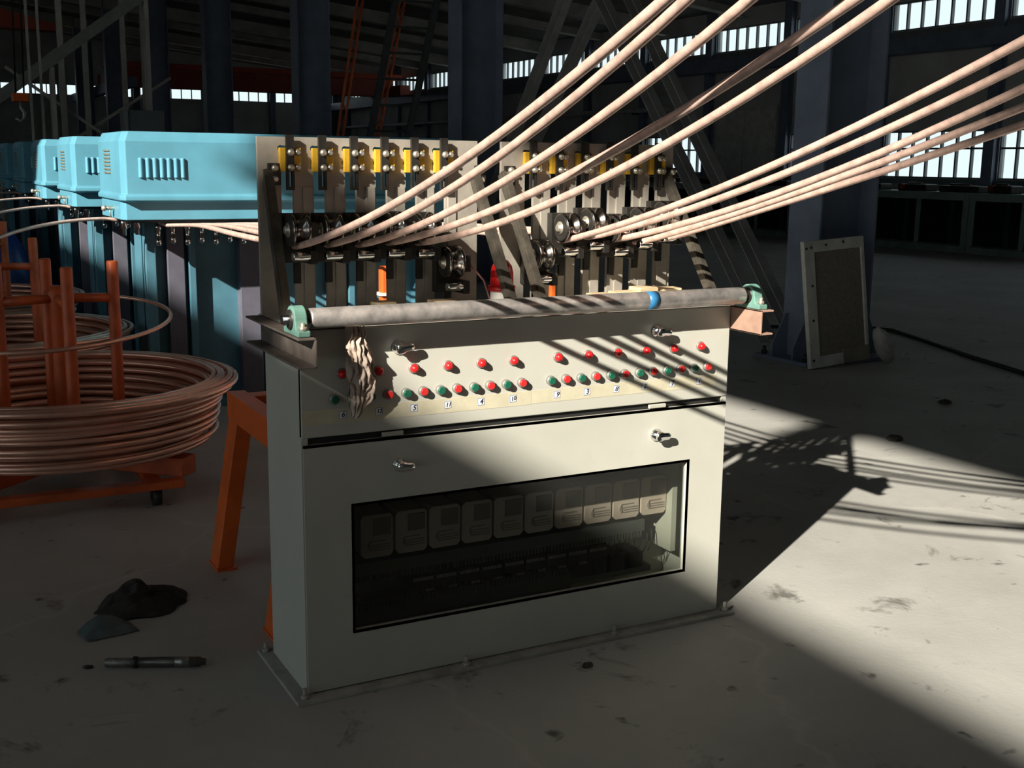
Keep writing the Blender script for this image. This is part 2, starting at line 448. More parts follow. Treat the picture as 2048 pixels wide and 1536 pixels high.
def brace(a, b, label):
    t = thing('diagonal_brace', label, 'brace', a, 'diagonal bracing between the first two columns')
    a = Vector(a); b = Vector(b)
    MB().bar(a, b, .008, .10, (1, 0, 0)).build('angle_leg', M_brace, t)
    d = (b - a).normalized(); n = Vector((1, 0, 0)).cross(d).normalized() * .05
    MB().bar(a + n + Vector((.045, 0, 0)), b + n + Vector((.045, 0, 0)), .09, .008, tuple(n)).build('angle_leg', M_brace, t)
brace((5.33, 4.36, .08), (5.33, 9.55, 5.84), 'lower of two grey diagonal braces rising leftward from the nearest column')
brace((5.46, 4.20, .13), (5.46, 9.2, 5.87), 'upper of two grey diagonal braces rising leftward from the nearest column')
brace((5.60, 10.1, .88), (5.60, 6.15, 5.85), 'left of two diagonal braces rising rightward from the second column')
brace((5.74, 10.1, .68), (5.74, 5.25, 5.85), 'right of two diagonal braces rising rightward from the second column')

# ------------------------------------------------------------------ control cabinet
CW, CD, CH = 1.448, 0.33, 1.054
cab = thing('control_cabinet', 'cream steel control cabinet with rows of red and green buttons and a long glass door', 'cabinet', (CW/2, CD/2, 0))
b = MB()
b.box(0, .018, .004, CD, .012, CH).box(CW - .018, CW, .004, CD, .012, CH)
b.box(.018, CW - .018, CD - .012, CD, .012, CH)
b.box(.018, CW - .018, .004, CD - .012, CH - .015, CH)
b.box(.018, CW - .018, .03, CD - .012, .012, .03)
b.box(.018, CW - .018, .024, .04, .715, .775)
b.build('body', M_cream, cab)
MB().box(0, CW, CD, CD + .06, CH - .03, CH).build('rear_ledge', M_cream, cab)
MB().box(-.04, CW + .04, -.04, CD + .04, 0, .012).build('base_plate', M_dusty, cab, bevel=.002)
MB().box(.018, CW - .018, CD - .03, CD - .012, .05, .73).build('mounting_panel', M_cream_in, cab)
MB().box(0, CW, 0, .02, .757, CH).build('upper_panel', M_cream, cab, bevel=.003)
d = MB(); holes_wall(d, 'y', 0, .004, .004, CW - .002, .016, .737, [(.147, 1.30, .179, .549)])
d.box(.139, .147, 0, .022, .171, .557).box(1.30, 1.308, 0, .022, .171, .557).box(.147, 1.30, 0, .022, .171, .179).box(.147, 1.30, 0, .022, .549, .557)
d.box(.004, CW - .002, .0, .022, .729, .737)
dr = d.build('lower_door', M_cream, cab)
MB().box(.147, 1.30, .015, .018, .179, .549).build('door_glass', M_cglass, dr)
MB().box(.004, CW - .004, .012, .024, .738, .7565).build('gap_shade_strip', M_rubber, cab)  # black strip that puts the upper panel's overhang shade into the gap
hm = MB().box(-.032, .032, -.004, .006, -.006, .006).mesh('hinge')
for hx in (.265, 1.17): put(hm, 'hinge', M_cream_in, (hx, -.001, .747), cab, bevel=.002)

# chrome quarter-turn latches
def latch_meshes():
    base = MB().lathe((0, .0, 0), (0, -.022, 0), [(0, .020), (.25, .020), (.45, .014), (1, .013)], 20).mesh('latch')
    han = MB()
    n = 13; vs = []; fs = []
    prof = []
    for i in range(n):
        a = 2*PI*i/n; prof.append((math.cos(a), math.sin(a)))
    rings = [(-.016, .008), (-.012, .015), (0, .0165), (.012, .0125), (.024, .0125), (.033, .011), (.038, .004)]
    for (xx, r) in rings:
        for c, s_ in prof: vs.append((xx, -.030 + c*.010*(r/.0165), s_*r))
    for i in range(len(rings)-1):
        for k in range(n):
            k2 = (k+1) % n; fs.append((i*n+k, i*n+k2, (i+1)*n+k2, (i+1)*n+k))
    fs.append(tuple(range(n))); fs.append(tuple((len(rings)-1)*n+k for k in range(n)))
    han.add(vs, fs, True)
    return base, han.mesh('latch_handle')
lb, lh = latch_meshes()
up = [c for c in cab.children if c.name.startswith('upper_panel')][0]
for (lx, lz, ang, par) in ((.283, .993, -.15, cab), (1.158, .990, .12, cab), (.283, .655, .10, cab), (1.168, .653, .05, cab)):
    o = put(lb, 'latch', M_chrome, (lx, 0, lz), par)
    h = bpy.data.objects.new('latch_handle', lh); COL.objects.link(h)
    if not lh.materials: lh.materials.append(M_chrome)
    h.parent = o; h.rotation_euler = (0, ang, 0)

# indicator lamps and buttons
lamp = MB().lathe((0, 0, 0), (0, -.022, 0), [(0, .0125), (.25, .0125), (.55, .0118), (.82, .0095), (1, .004)], 18).mesh('indicator_lamp')
lcol = MB().lathe((0, 0, 0), (0, -.006, 0), [(0, .0155), (.6, .0155), (1, .0135)], 18).mesh('collar')
btn = MB().lathe((0, -.006, 0), (0, -.018, 0), [(0, .0110), (.8, .0110), (1, .0098)], 18).mesh('push_button')
bt2 = btn.copy()
bcol = MB().lathe((0, 0, 0), (0, -.012, 0), [(0, .0145), (.7, .0145), (1, .0120)], 18).mesh('collar')
XB = [.117 + .1062*i for i in range(6)] + [.799 + .1062*i for i in range(6)]
NUM = ['6', '12', '5', '11', '4', '10', '9', '3', '8', '2', '7', '1']
for i, xb in enumerate(XB):
    def unit(me, mt, cm, name, x, z):
        o = put(me, name, mt, (x, 0, z), cab)
        c = bpy.data.objects.new('collar', cm); COL.objects.link(c)
        if not cm.materials: cm.materials.append(M_collar)
        c.parent = o
        return o
    unit(lamp, M_red, lcol, 'indicator_lamp', xb, .930)
    unit(btn, M_green, bcol, 'push_button', xb - .024, .861)
    unit(bt2, M_redb, bcol, 'push_button', xb + .028, .862)
    s_ = put(MB().box(-.0105, .0105, -.0012, 0, -.0105, .0105).mesh('number_sticker'), 'number_sticker', M_blue_ink, (xb + .001, 0, .815), cab)
    k = put(MB().box(-.0092, .0092, -.0018, -.0005, -.0092, .0092).mesh('sticker_face'), 'sticker_face', M_paper, (xb + .001, 0, .815), s_)
    s_.rotation_euler = (0, random.uniform(-.08, .08), 0)
    cu = bpy.data.curves.new('number', 'FONT'); cu.body = NUM[i]; cu.size = .021 if len(NUM[i]) == 1 else .017
    cu.align_x = 'CENTER'; cu.align_y = 'CENTER'; cu.shear = .28; cu.extrude = .0002; cu.offset = .0003
    to = bpy.data.objects.new('number_tmp', cu); COL.objects.link(to)
    me = bpy.data.meshes.new_from_object(to.evaluated_get(bpy.context.evaluated_depsgraph_get()))
    bpy.data.objects.remove(to)
    o = put(me, 'handwritten_number', M_ink, (xb + .001, -.0022, .815), s_); o.rotation_euler = (PI/2, random.uniform(-.15, .1), 0)
    me.materials.clear(); me.materials.append(M_ink)
MB().box(.002, .711, -.0007, 0, .792, .834).build('masking_tape', M_tape, cab)
MB().box(.713, 1.40, -.0007, 0, .794, .834).build('masking_tape', M_tape, cab)

# anchor bolts on the base plate
ab = MB().cyl((0, 0, 0), (0, 0, .030), .006, seg=8).cyl((0, 0, 0), (0, 0, .011), .012, seg=6).mesh('anchor_bolt')
for bx_, by_ in ((-.012, -.016), (-.02, CD + .015), (.49, -.022), (1.02, -.022), (CW + .02, -.018)): put(ab, 'anchor_bolt', M_dusty, (bx_, by_, .012), cab)

# channels that carry the roller: C sections, open side outward
def cchannel(xw, sx, z0, z1, y0, y1, name, m):
    t = .006; fl = .05
    mb = MB()
    xs = (xw, xw + sx*t); mb.box(min(xs), max(xs), y0, y1, z0, z1)
    xf = (xw, xw + sx*fl); mb.box(min(xf), max(xf), y0, y1, z0, z0 + t).box(min(xf), max(xf), y0, y1, z1 - t, z1)
    return mb.build(name, m, cab, bevel=.0015)
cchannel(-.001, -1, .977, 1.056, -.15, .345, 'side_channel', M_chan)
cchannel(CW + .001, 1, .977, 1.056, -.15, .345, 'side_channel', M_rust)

# inside the glass door: drives, ducts and terminals
dz0, dz1, dy0 = .332, .466, .15
dbody = MB().prism([(.0, .012), (.012, 0), (.094, 0), (.104, .010), (.104, .124), (.094, .134), (.010, .134), (0, .124)], 'y', 0, .12).mesh('drive_unit')
ddisp = MB().box(.040, .096, -.003, 0, .070, .122).mesh('keypad')
dlab = MB().box(.030, .096, -.002, 0, .030, .033).box(.030, .096, -.002, 0, .022, .025).box(.034, .096, -.002, 0, .038, .041).box(.030, .08, -.002, 0, .05, .053).mesh('label_lines')
ddial = MB().prism([(.030 - .0, .050)] + [(.034 + .011*math.cos(a), .038 + .013*math.sin(a)) for a in [PI/2 + PI*i/10 for i in range(11)]], 'y', -.004, 0).mesh('cover_thumb_grip')
M_line = mat('printed_line', (0.36, 0.30, 0.26), .6)
for i in range(10):
    dx = .222 + .1115*i
    u = put(dbody, 'drive_unit', M_drive, (dx, dy0, dz0), cab, bevel=.002)
    put(ddisp, 'keypad', M_display, (dx, dy0, dz0), u)
    put(dlab, 'label_lines', M_line, (dx, dy0, dz0), u)
    put(ddial, 'cover_thumb_grip', M_line, (dx, dy0, dz0), u)
def duct(x0, x1, z0, z1, y0, teeth):
    mb = MB().box(x0, x1, y0, .298, z0, z1)
    n = int((x1 - x0)/.0125)
    for i in range(n):
        xx = x0 + i*.0125
        mb.box(xx, xx + .007, y0, y0 + .06, z1 if teeth > 0 else z0 - .02, z1 + .02 if teeth > 0 else z0)
    return mb
duct(.17, 1.25, .275, .315, .16, -1).build('wiring_duct', M_duct, cab)
duct(.17, .965, .10, .165, .16, 1).build('wiring_duct', M_duct, cab)
tb = MB(); wt = MB()
for i in range(9):
    x0 = .40 + .08*i
    for k in range(8): wt.box(x0 + k*.0085, x0 + k*.0085 + .0055, .168, .172, .226, .236)
    t_ = MB().box(x0 - .004, x0 + .070, .172, .298, .200, .245); t_.build('terminal_block', M_black, cab)
for i in range(8):
    x0 = .44 + .08*i
    for k in range(4): wt.box(x0 + k*.0075, x0 + k*.0075 + .005, .166, .170, .190, .197)
wt.build('terminal_labels', M_line, cab)
for i in range(4): MB().box(.99 + .075*i, 1.045 + .075*i, .19, .298, .135, .19).build('relay', M_black, cab, bevel=.003)
MB().box(.98, 1.31, .2, .298, .11, .13).build('mounting_rail', M_duct, cab)
wires = MB()
for i in range(14):
    x0 = 1.0 + .022*i + random.uniform(-.006, .006)
    wires.tube([(x0, .185, .19), (x0 + .004, .17, .225), (x0 + .01, .18, .26), (x0 + .012, .2, .28)], .0022, 5)
for i in range(30):
    x0 = .42 + .019*i
    wires.tube([(x0, .18, .198), (x0 + .003, .17, .185), (x0 + .004, .175, .168)], .002, 5)
wires.build('wire_loom', M_black, cab)
MB().box(1.332, 1.352, .12, .298, .20, .52).build('panel_bracket', M_cream_in, cab)

# ------------------------------------------------------------------ guide roller on two bearings
RY, RZ = -.075, 1.0965
rol = thing('guide_roller', 'galvanised guide roller on two green bearings across the top front of the cabinet', 'roller', (.72, RY, 1.056))
MB().lathe((.003, RY, RZ), (1.430, RY, RZ), [(0, .0255), (.003, .0272), (.997, .0272), (1, .0255)], 40).build('tube', M_zinc, rol)
MB().cyl((-.070, RY, RZ), (.003, RY, RZ), .0125, seg=20).build('shaft', M_chrome, rol)
MB().cyl((1.430, RY, RZ), (1.492, RY, RZ), .0125, seg=20).build('shaft', M_chrome, rol)
MB().cyl((1.060, RY, RZ), (1.097, RY, RZ), .0277, seg=40).build('blue_tape_band', M_blue_tape, rol)
def pillow(xc, s):
    bw = .034
    mb = MB()
    # arch outline in y,z
    arc = [(RY + .036*math.cos(a), RZ + .036*math.sin(a)) for a in [PI*i/14 for i in range(15)]]
    prof = [(RY + .062, 1.057), (RY + .062, 1.072), (RY + .042, 1.075)] + arc + [(RY - .042, 1.075), (RY - .062, 1.072), (RY - .062, 1.057)]
    mb.prism(prof, 'x', xc - bw/2, xc + bw/2)
    h = mb.build('bearing_housing', M_teal, rol, bevel=.003)
    MB().cyl((xc - .022, RY, RZ), (xc + .022, RY, RZ), .026, seg=24).build('bearing_insert', M_dark, h)
    for dy in (-.05, .05):
        MB().cyl((xc, RY + dy, 1.072), (xc, RY + dy, 1.083), .011, seg=6).cyl((xc, RY + dy, 1.072), (xc, RY + dy, 1.094), .006, seg=8).build('bolt', M_bolt, h)
pillow(-.030, -1); pillow(1.466, 1)

# ------------------------------------------------------------------ slotted plates with wheels
PY0, PY1 = .352, .366
bolt_me = MB().lathe((0, 0, 0), (0, -.014, 0), [(0, .0105), (.55, .0105), (.56, .006), (1, .006)], 8).mesh('bolt')
wheel_me = MB().lathe((-.030, 0, 0), (.024, 0, 0), [(0, .046), (.10, .048), (.18, .046), (.20, .033), (.45, .029), (.62, .031), (.76, .042), (.86, .0475), (.95, .0475), (1, .044)], 32).mesh('grooved_wheel')
hub_me = MB().lathe((-.044, 0, 0), (.045, 0, 0), [(0, .010), (.03, .013), (.10, .013), (.101, .021), (.15, .021), (.151, .010), (1, .010)], 14).mesh('axle_bolt')
disc_me = MB().lathe((-.0315, 0, 0), (-.029, 0, 0), [(0, .040), (.5, .043), (1, .043)], 28).mesh('side_disc')
pin_me = MB().lathe((-.036, 0, 0), (.030, 0, 0), [(0, .0115), (.06, .0135), (.9, .0135), (1, .010)], 20).mesh('chrome_roller')
car_me = (MB().box(-.036, .048, .050, .082, -.098, .045).box(.026, .048, -.028, .050, -.030, .022)
          .box(.026, .048, -.022, .050, -.098, -.058)).mesh('wheel_carriage')
ybl_me = MB().box(-.021, .0, -.016, 0, -.034, .034).mesh('clamp_block')
ybr_me = MB().box(-.002, .034, -.016, 0, -.034, .034).mesh('clamp_block')
bar_me = MB()
holes_wall(bar_me, 'y', -.028, -.016, -.0135, .0095, -.105, .052, [(-.006, .002, -.095, -.042)])
bar_me = bar_me.mesh('slotted_bar')
def rack(x0, x1, slots, sw, wheels, label, struts):
    t = thing('slotted_plate', label, 'plate', ((x0 + x1)/2, .36, CH), 'slotted guide plates on the cabinet')
    ZT, ZS, ZB = 1.567, 1.541, CH
    out = [(x0, ZB), (x0, ZT), (x1, ZT), (x1, ZB)]
    for xs in reversed(slots):
        a, c = xs - sw/2, xs + sw/2
        rr = .009
        right = [(c, ZB), (c, ZS - rr*1.6)] + [(c + rr*math.cos(q), ZS - rr*.7 + rr*math.sin(q)) for q in [-.9 + (PI*.5 + .9 + .5)*i/6 for i in range(7)]]
        left = [(a - rr*math.cos(q), ZS - rr*.7 + rr*math.sin(q)) for q in [-.9 + (PI*.5 + .9 + .5)*i/6 for i in range(7)]][::-1] + [(a, ZS - rr*1.6), (a, ZB)]
        out += right + left
    MB().prism(out, 'y', PY0, PY1).build('plate', M_plate, t)
    edges = [x0] + [v for xs in slots for v in (xs - sw/2, xs + sw/2)] + [x1]
    for i in range(1, len(slots)):
        fa, fb = slots[i-1] + sw/2, slots[i] - sw/2
        MB().box(fa + .026, fb - .004, PY0 - .005, PY0, CH + .01, 1.425).build('guide_strip', M_plate, t, bevel=.001)
    MB().box(x1 - .055 if x1 > 1 else slots[-1] + sw/2 + .006, x1 - .014 if x1 > 1 else slots[-1] + sw/2 + .034, PY0 - .005, PY0, CH + .01, 1.425).build('guide_strip', M_plate, t, bevel=.001)
    for i, xs in enumerate(slots):
        zc, low = wheels[i]
        zy = 1.502
        for me, dx in ((ybl_me, -.004), (ybr_me, .004)):
            u_ = put(me, 'clamp_block', M_yellow, (xs + dx, PY0, zy), t, bevel=.0015)
        br = put(bar_me, 'slotted_bar', M_dark, (xs + .004, PY0, zy + .019), t)
        for dx, yy in ((.003, -.028), (.026, -.016)):
            for dz in (-.022, .021): put(bolt_me, 'bolt', M_bolt, (xs + dx, PY0 + yy, zy + dz), t)
        wx, wz = xs + .006, zc
        cr_ = put(car_me, 'wheel_carriage', M_dark, (wx, .27, wz), t, bevel=.002)
        put(wheel_me, 'grooved_wheel', M_steelw, (wx, .27, wz), cr_)
        put(disc_me, 'side_disc', M_dark, (wx, .27, wz), cr_)
        put(hub_me, 'axle_bolt', M_bolt, (wx, .27, wz), cr_)
        put(pin_me, 'chrome_roller', M_chrome, (wx + .012, .262, wz - .076), cr_)
        MB().bar((wx + .012, .335, wz - .097), (wx + .012, .335, wz - .16), .012, .02).build('lock_tab', M_dark, cr_)
    for (xa, yb) in struts:
        g = MB().bar((xa, PY0 - .008, 1.475), (xa, yb, CH + .004), .022, .006, (0, 0, 1))
        dd = Vector((0, yb - PY0, CH - 1.475)).normalized(); n = Vector((1, 0, 0)).cross(dd)*.014
        g.bar(Vector((xa - .013, PY0 - .008, 1.475)) + n, Vector((xa - .013, yb, CH + .004)) + n, .005, .028, (0, 0, 1))
        st = g.build('support_strut', M_strut, t)
        MB().box(xa - .004, xa + .034, PY0 - .012, PY0 - .001, 1.43, 1.492).build('strut_lug', M_dark, st, bevel=.002)
        for dz in (1.447, 1.478): put(bolt_me, 'bolt', M_bolt, (xa + .016, PY0 - .012, dz), st)
    return t
SL = [.086 + .0973*i for i in range(6)]
SR = [.887 + .0968*i for i in range(6)]
rack(.0, .70, SL, .037, [(1.305, 0)]*3 + [(1.308, 0), (1.305, 0), (1.200, 1)],
     'left slotted steel plate with yellow clamps, in front of the blue machine', ((.030, .19), (.692, .055)))
rack(.786, 1.45, SR, .033, [(1.213, 1), (1.298, 0), (1.314, 0), (1.293, 0), (1.315, 0), (1.335, 0)],
     'right slotted steel plate with yellow clamps, beside the red beacon', ((.797, .06), (1.424, .03)))

# ------------------------------------------------------------------ copper rods
def zq(c, y): return c[0]*y*y + c[1]*y + c[2]
RODS = [(.092, (.066, -.191, 1.306)), (.190, (.084, -.197, 1.309)), (.287, (.080, -.196, 1.307)), (.384, (.064, -.180, 1.308)), (.481, (.079, -.172, 1.302)),
        (.988, (.055, -.226, 1.316)), (1.085, (.056, -.216, 1.322)), (1.182, (.062, -.208, 1.309)), (1.279, (.030, -.240, 1.310)), (1.376, (.010, -.243, 1.320))]
RLAB = ['uppermost copper rod rising from the leftmost wheel of the left plate',
        'second copper rod from the top, running close under the uppermost rod',
        'third copper rod from the top, leaving the middle of the left plate',
        'fourth copper rod from the top, crossing in front of the two middle struts',
        'lowest of the five copper rods that leave the left plate',
        'uppermost copper rod of the five leaving the right plate',
        'second copper rod of the five leaving the right plate',
        'middle copper rod of the five leaving the right plate',
        'fourth copper rod of the five leaving the right plate',
        'lowest copper rod of the five leaving the right plate']
for i, (xr, c) in enumerate(RODS):
    xn = .425 + .083*(i if i < 5 else i + 2)
    zw = zq(c, .27)
    pts = [(xn, 3.92, 1.14), (xn - .003, 3.7, 1.135)]
    for k in range(1, 11):
        t_ = k/10; y = 3.7 + (.45 - 3.7)*t_; s_ = t_*t_*(3 - 2*t_)
        pts.append((xn + (xr - xn)*s_, y, 1.135 + (zw - .004 - 1.135)*t_ + .02*math.sin(PI*t_)))
    pts += [(xr, .36, zw - .004), (xr, .30, zw - .003)]
    y = .22
    while y > -2.2: pts.append((xr, y, zq(c, y))); y -= .12
    z0 = zq(c, -2.2); sl = 2*c[0]*-2.2 + c[1]
    for y in (-2.4, -3, -3.6, -4.2, -4.8): pts.append((xr, y, z0 + sl*(y + 2.2)))
    tag(MB().tube(pts, .0098, 12).build('copper_rod', M_copper), RLAB[i], 'copper rod', 'copper rods crossing over the cabinet')

# ------------------------------------------------------------------ things on top of the cabinet
bc = thing('warning_beacon', 'red domed warning beacon with white base between the two slotted plates', 'beacon', (.712, .20, CH))
MB().lathe((.712, .20, CH), (.712, .20, CH + .062), [(0, .034), (.1, .036), (.9, .036), (1, .033)], 28).build('base', M_white, bc)
MB().lathe((.712, .20, CH + .060), (.712, .20, CH + .160), [(0, .042), (.14, .042), (.17, .036), (.55, .035), (.75, .031), (.9, .020), (1, .004)], 28).build('dome', mat('red_lens', (0.60, 0.012, 0.012), .18, var=.05), bc)
MB().tube([(.68, .21, CH + .02), (.66, .22, CH + .09), (.63, .26, CH + .14), (.60, .33, CH + .16), (.59, .40, CH + .12)], .003, 6).build('cable', mat('pink_cable', (.5, .2, .2), .5), bc)
for (x0, x1, y0, y1, z1, rz, lab) in ((1.055, 1.13, .20, .26, .032, .1, 'pale wooden offcut behind the roller, nearest the beacon'),
        (1.14, 1.225, .21, .26, .036, -.05, 'long pale wooden offcut behind the roller left of the blue tape'),
        (1.235, 1.315, .22, .28, .046, .12, 'thick pale wooden block behind the roller, largest of the offcuts'),
        (1.335, 1.405, .21, .27, .040, -.1, 'pale wooden block behind the roller nearest the right bearing'),
        (.30, .36, .20, .25, .040, .2, 'small wooden block behind the roller under the left plate'),
        (.47, .55, .17, .23, .040, -.15, 'wooden block behind the roller under the low wheel of the left plate')):
    cx, cy = (x0 + x1)/2, (y0 + y1)/2
    o = tag(MB().box(x0 - cx, x1 - cx, y0 - cy, y1 - cy, 0, z1).build('wooden_block', M_wood, None, (cx, cy, CH), bevel=.002), lab, 'wood block', 'wooden offcuts on the cabinet top')
    o.rotation_euler = (0, 0, rz)

def cloth(name, m, nu, nv, fn, thick, label, cat):
    mb = MB(); vs = [fn(i/(nu-1), j/(nv-1)) for j in range(nv) for i in range(nu)]
    fs = [(j*nu+i, j*nu+i+1, (j+1)*nu+i+1, (j+1)*nu+i) for j in range(nv-1) for i in range(nu-1)]
    mb.add(vs, fs, True)
    o = mb.build(name, m)
    so = o.modifiers.new('solid', 'SOLIDIFY'); so.thickness = thick; so.offset = 0
    sb = o.modifiers.new('sub', 'SUBSURF'); sb.levels = 1; sb.render_levels = 1
    if label: tag(o, label, cat)
    return o
def ragfn(u, v):
    # hangs from behind the roller down over the front panel, tapering to a twisted point
    z = 1.062 - .250*v
    prof = [(0, .055, .150), (.15, .060, .148), (.35, .078, .158), (.6, .085, .163), (.8, .066, .158), (1, .022, .140)]
    for k in range(len(prof)-1):
        if prof[k][0] <= v <= prof[k+1][0]:
            q = (v - prof[k][0])/(prof[k+1][0] - prof[k][0]); wd = prof[k][1]*(1-q) + prof[k+1][1]*q; cx = prof[k][2]*(1-q) + prof[k+1][2]*q
    ns = noise.noise(Vector((u*5, v*6, 1.7)))*.016 + noise.noise(Vector((u*11, v*13, 4.1)))*.011
    fold = .010*math.sin(u*17 + v*4 + 2*math.sin(v*5))
    bulge = .022*math.sin(PI*u)*(.4 + .6*math.sin(PI*min(1, v*1.1)))
    x = cx + (u - .5)*wd*1.0 + .008*noise.noise(Vector((u*3, v*9, 9)))
    y = -.026 - bulge - abs(fold) - ns
    if v < .2: y = min(y, -.03) ; y = y + (.2 - v)*.06
    return (x, min(y, -.012), z + .006*noise.noise(Vector((u*5, v*5, 3))))
cloth('hanging_rag', M_cloth, 34, 60, ragfn, .003, 'dusty brown rag hanging over the left end of the button panel', 'rag')
def ragfn2(u, v):
    a = u - .5; c_ = v - .5; r2 = (a*a + c_*c_)*4
    z = CH + .006 + .05*max(0, 1 - r2)*(.7 + .6*noise.noise(Vector((u*4, v*4, 2)))) + .008*abs(noise.noise(Vector((u*9, v*9, 5))))
    return (.09 + a*.14, .03 + c_*.10, z)
cloth('crumpled_cloth', mat('pink_cloth', (.45, .33, .29), .95, var=.2, scale=20), 16, 14, ragfn2, .003, 'small crumpled pinkish cloth behind the left end of the roller', 'rag')

# ------------------------------------------------------------------ blue machines in a row
MX0, MX1, MY0, MY1 = .190, 2.25, 3.60, 4.40
def machine():
    t = thing('casting_machine', 'nearest light blue machine, its long louvred head right behind the left slotted plate', 'machine', (1.2, 4.0, 0), 'row of blue casting machines')
    ch = .07
    def ring(x0, x1, y0, y1, c): return [(x0 + .008, y0), (x1 - c, y0), (x1, y0 + c), (x1, y1), (x0 + .03, y1), (x0 - .012, y1 - .05), (x0 - .012, y0 + .06)]
    def shell(x0, x1, y0, y1, levels, c):
        mb = MB(); n = 7; vs = []; fs = []
        for (z, ins) in levels:
            for (px, py) in ring(x0 + ins, x1 - ins, y0 + ins, y1 - ins, c): vs.append((px, py, z))
        for i in range(len(levels)-1):
            for k in range(n): fs.append((i*n+k, i*n+(k+1) % n, (i+1)*n+(k+1) % n, (i+1)*n+k))
        fs.append(tuple(range(n))); fs.append(tuple((len(levels)-1)*n+k for k in range(n)))
        return mb.add(vs, fs)
    hd = shell(MX0, MX1, MY0, MY1, [(1.262, .03), (1.275, -.012), (1.300, -.012), (1.308, .0), (1.592, .0), (1.645, .022)], ch).build('head_cover', M_machine, t, bevel=.006)
    shell(MX0, MX1, MY0 + .045, MY1 - .03, [(1.168, .0), (1.266, .0)], ch).build('head_skirt', M_machine, t, bevel=.004)
    lv = MB()
    sg = 10; vs = []; fs = []
    # half capsule standing proud of the sheet
    for j in range(9):
        ph = -PI/2 + PI*j/8; zz = .05*(1 if j > 4 else -1 if j < 4 else 0)*.86 + .012*math.sin(ph)
        for k in range(sg):
            a = PI*k/(sg-1); rr = .0125*max(.05, math.cos(ph)) if j in (0, 8) else .0125*(math.cos(ph) if j in (1, 7) else 1)
            vs.append((rr*math.cos(a), -.016*(rr/.0125)*math.sin(a), zz))
    for j in range(8):
        for k in range(sg-1): fs.append((j*sg+k, j*sg+k+1, (j+1)*sg+k+1, (j+1)*sg+k))
    lvm = MB().add(vs, fs, True).mesh('louver')
    for i in range(7): put(lvm, 'louver', M_machine, (.277 + .0375*i, MY0, 1.451), hd)
    sl = MB().box(-.006, .004, -.10, .10, -.0045, .0045).mesh('vent_slot')
    for i in range(7): put(sl, 'vent_slot', mat('brown_vent_slot', (.16, .17, .13), .7), (MX0 - .012, 4.05, 1.42 + .0205*i), hd)
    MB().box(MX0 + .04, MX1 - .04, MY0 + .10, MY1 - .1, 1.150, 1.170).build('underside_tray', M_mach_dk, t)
    # lower housing with vertical folds
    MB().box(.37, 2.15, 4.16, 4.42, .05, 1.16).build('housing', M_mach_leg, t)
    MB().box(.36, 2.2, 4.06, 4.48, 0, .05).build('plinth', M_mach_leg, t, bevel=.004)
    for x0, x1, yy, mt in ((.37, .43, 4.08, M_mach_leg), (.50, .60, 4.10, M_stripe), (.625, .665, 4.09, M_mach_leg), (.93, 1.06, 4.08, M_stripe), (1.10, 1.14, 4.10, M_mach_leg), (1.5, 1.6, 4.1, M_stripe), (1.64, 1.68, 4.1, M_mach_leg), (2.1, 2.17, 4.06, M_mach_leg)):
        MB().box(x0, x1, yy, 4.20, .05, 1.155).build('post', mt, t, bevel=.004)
    nz = MB().lathe((0, 0, 0), (0, 0, -.135), [(0, .012), (.1, .012), (.12, .019), (.3, .019), (.32, .013), (.7, .013), (.72, .017), (.92, .017), (1, .008)], 14).mesh('nozzle')
    for i in range(12): put(nz, 'nozzle', M_chrome, (.425 + .083*i, 3.95, 1.152 - (.0 if i % 2 else .012)), t)
    nb = MB().lathe((0, 0, 0), (0, 0, -.10), [(0, .016), (.2, .02), (.6, .02), (.65, .012), (1, .012)], 12).mesh('nozzle')
    put(nb, 'nozzle', M_chrome, (MX0 + .05, 3.98, 1.166), t); put(nb, 'nozzle', M_chrome, (MX0 + .13, 4.02, 1.166), t)
    pv = MB().cyl((-.06, 0, 0), (.03, 0, 0), .011, seg=10).cyl((-.055, 0, 0), (-.04, 0, 0), .017, seg=6).cyl((-.02, 0, 0), (-.012, 0, -.05), .004, seg=6).mesh('valve')
    put(pv, 'valve', M_bolt, (MX0 - .02, 3.90, 1.225), t)
    return t
mach = machine()
mlabs = ['second light blue machine in the row, four of its louvres showing',
         'third light blue machine in the row, two of its louvres showing',
         'fourth blue machine in the row, in shade behind the third', 'fifth blue machine in the row, in shade near the left picture edge',
         'sixth blue machine in the row, a shaded sliver at the left picture edge']
MOFF = [1.90, 3.62, 5.3, 6.95, 8.7]
for k, dy in enumerate(MOFF): copy_tree(mach, (0, dy, 0), mlabs[k])
g = thing('grey_enclosure', 'dark grey enclosure standing on the far end of the machine row', 'enclosure', (2.0, 12.7, 1.645))
MB().box(1.78, 2.24, 12.45, 12.95, 1.646, 2.10).build('box', M_grey, g, bevel=.004)
MB().box(1.75, 1.79, 12.43, 12.48, 1.646, 2.105).build('edge_trim', mat('pale_trim', (.24, .27, .28), .5), g)

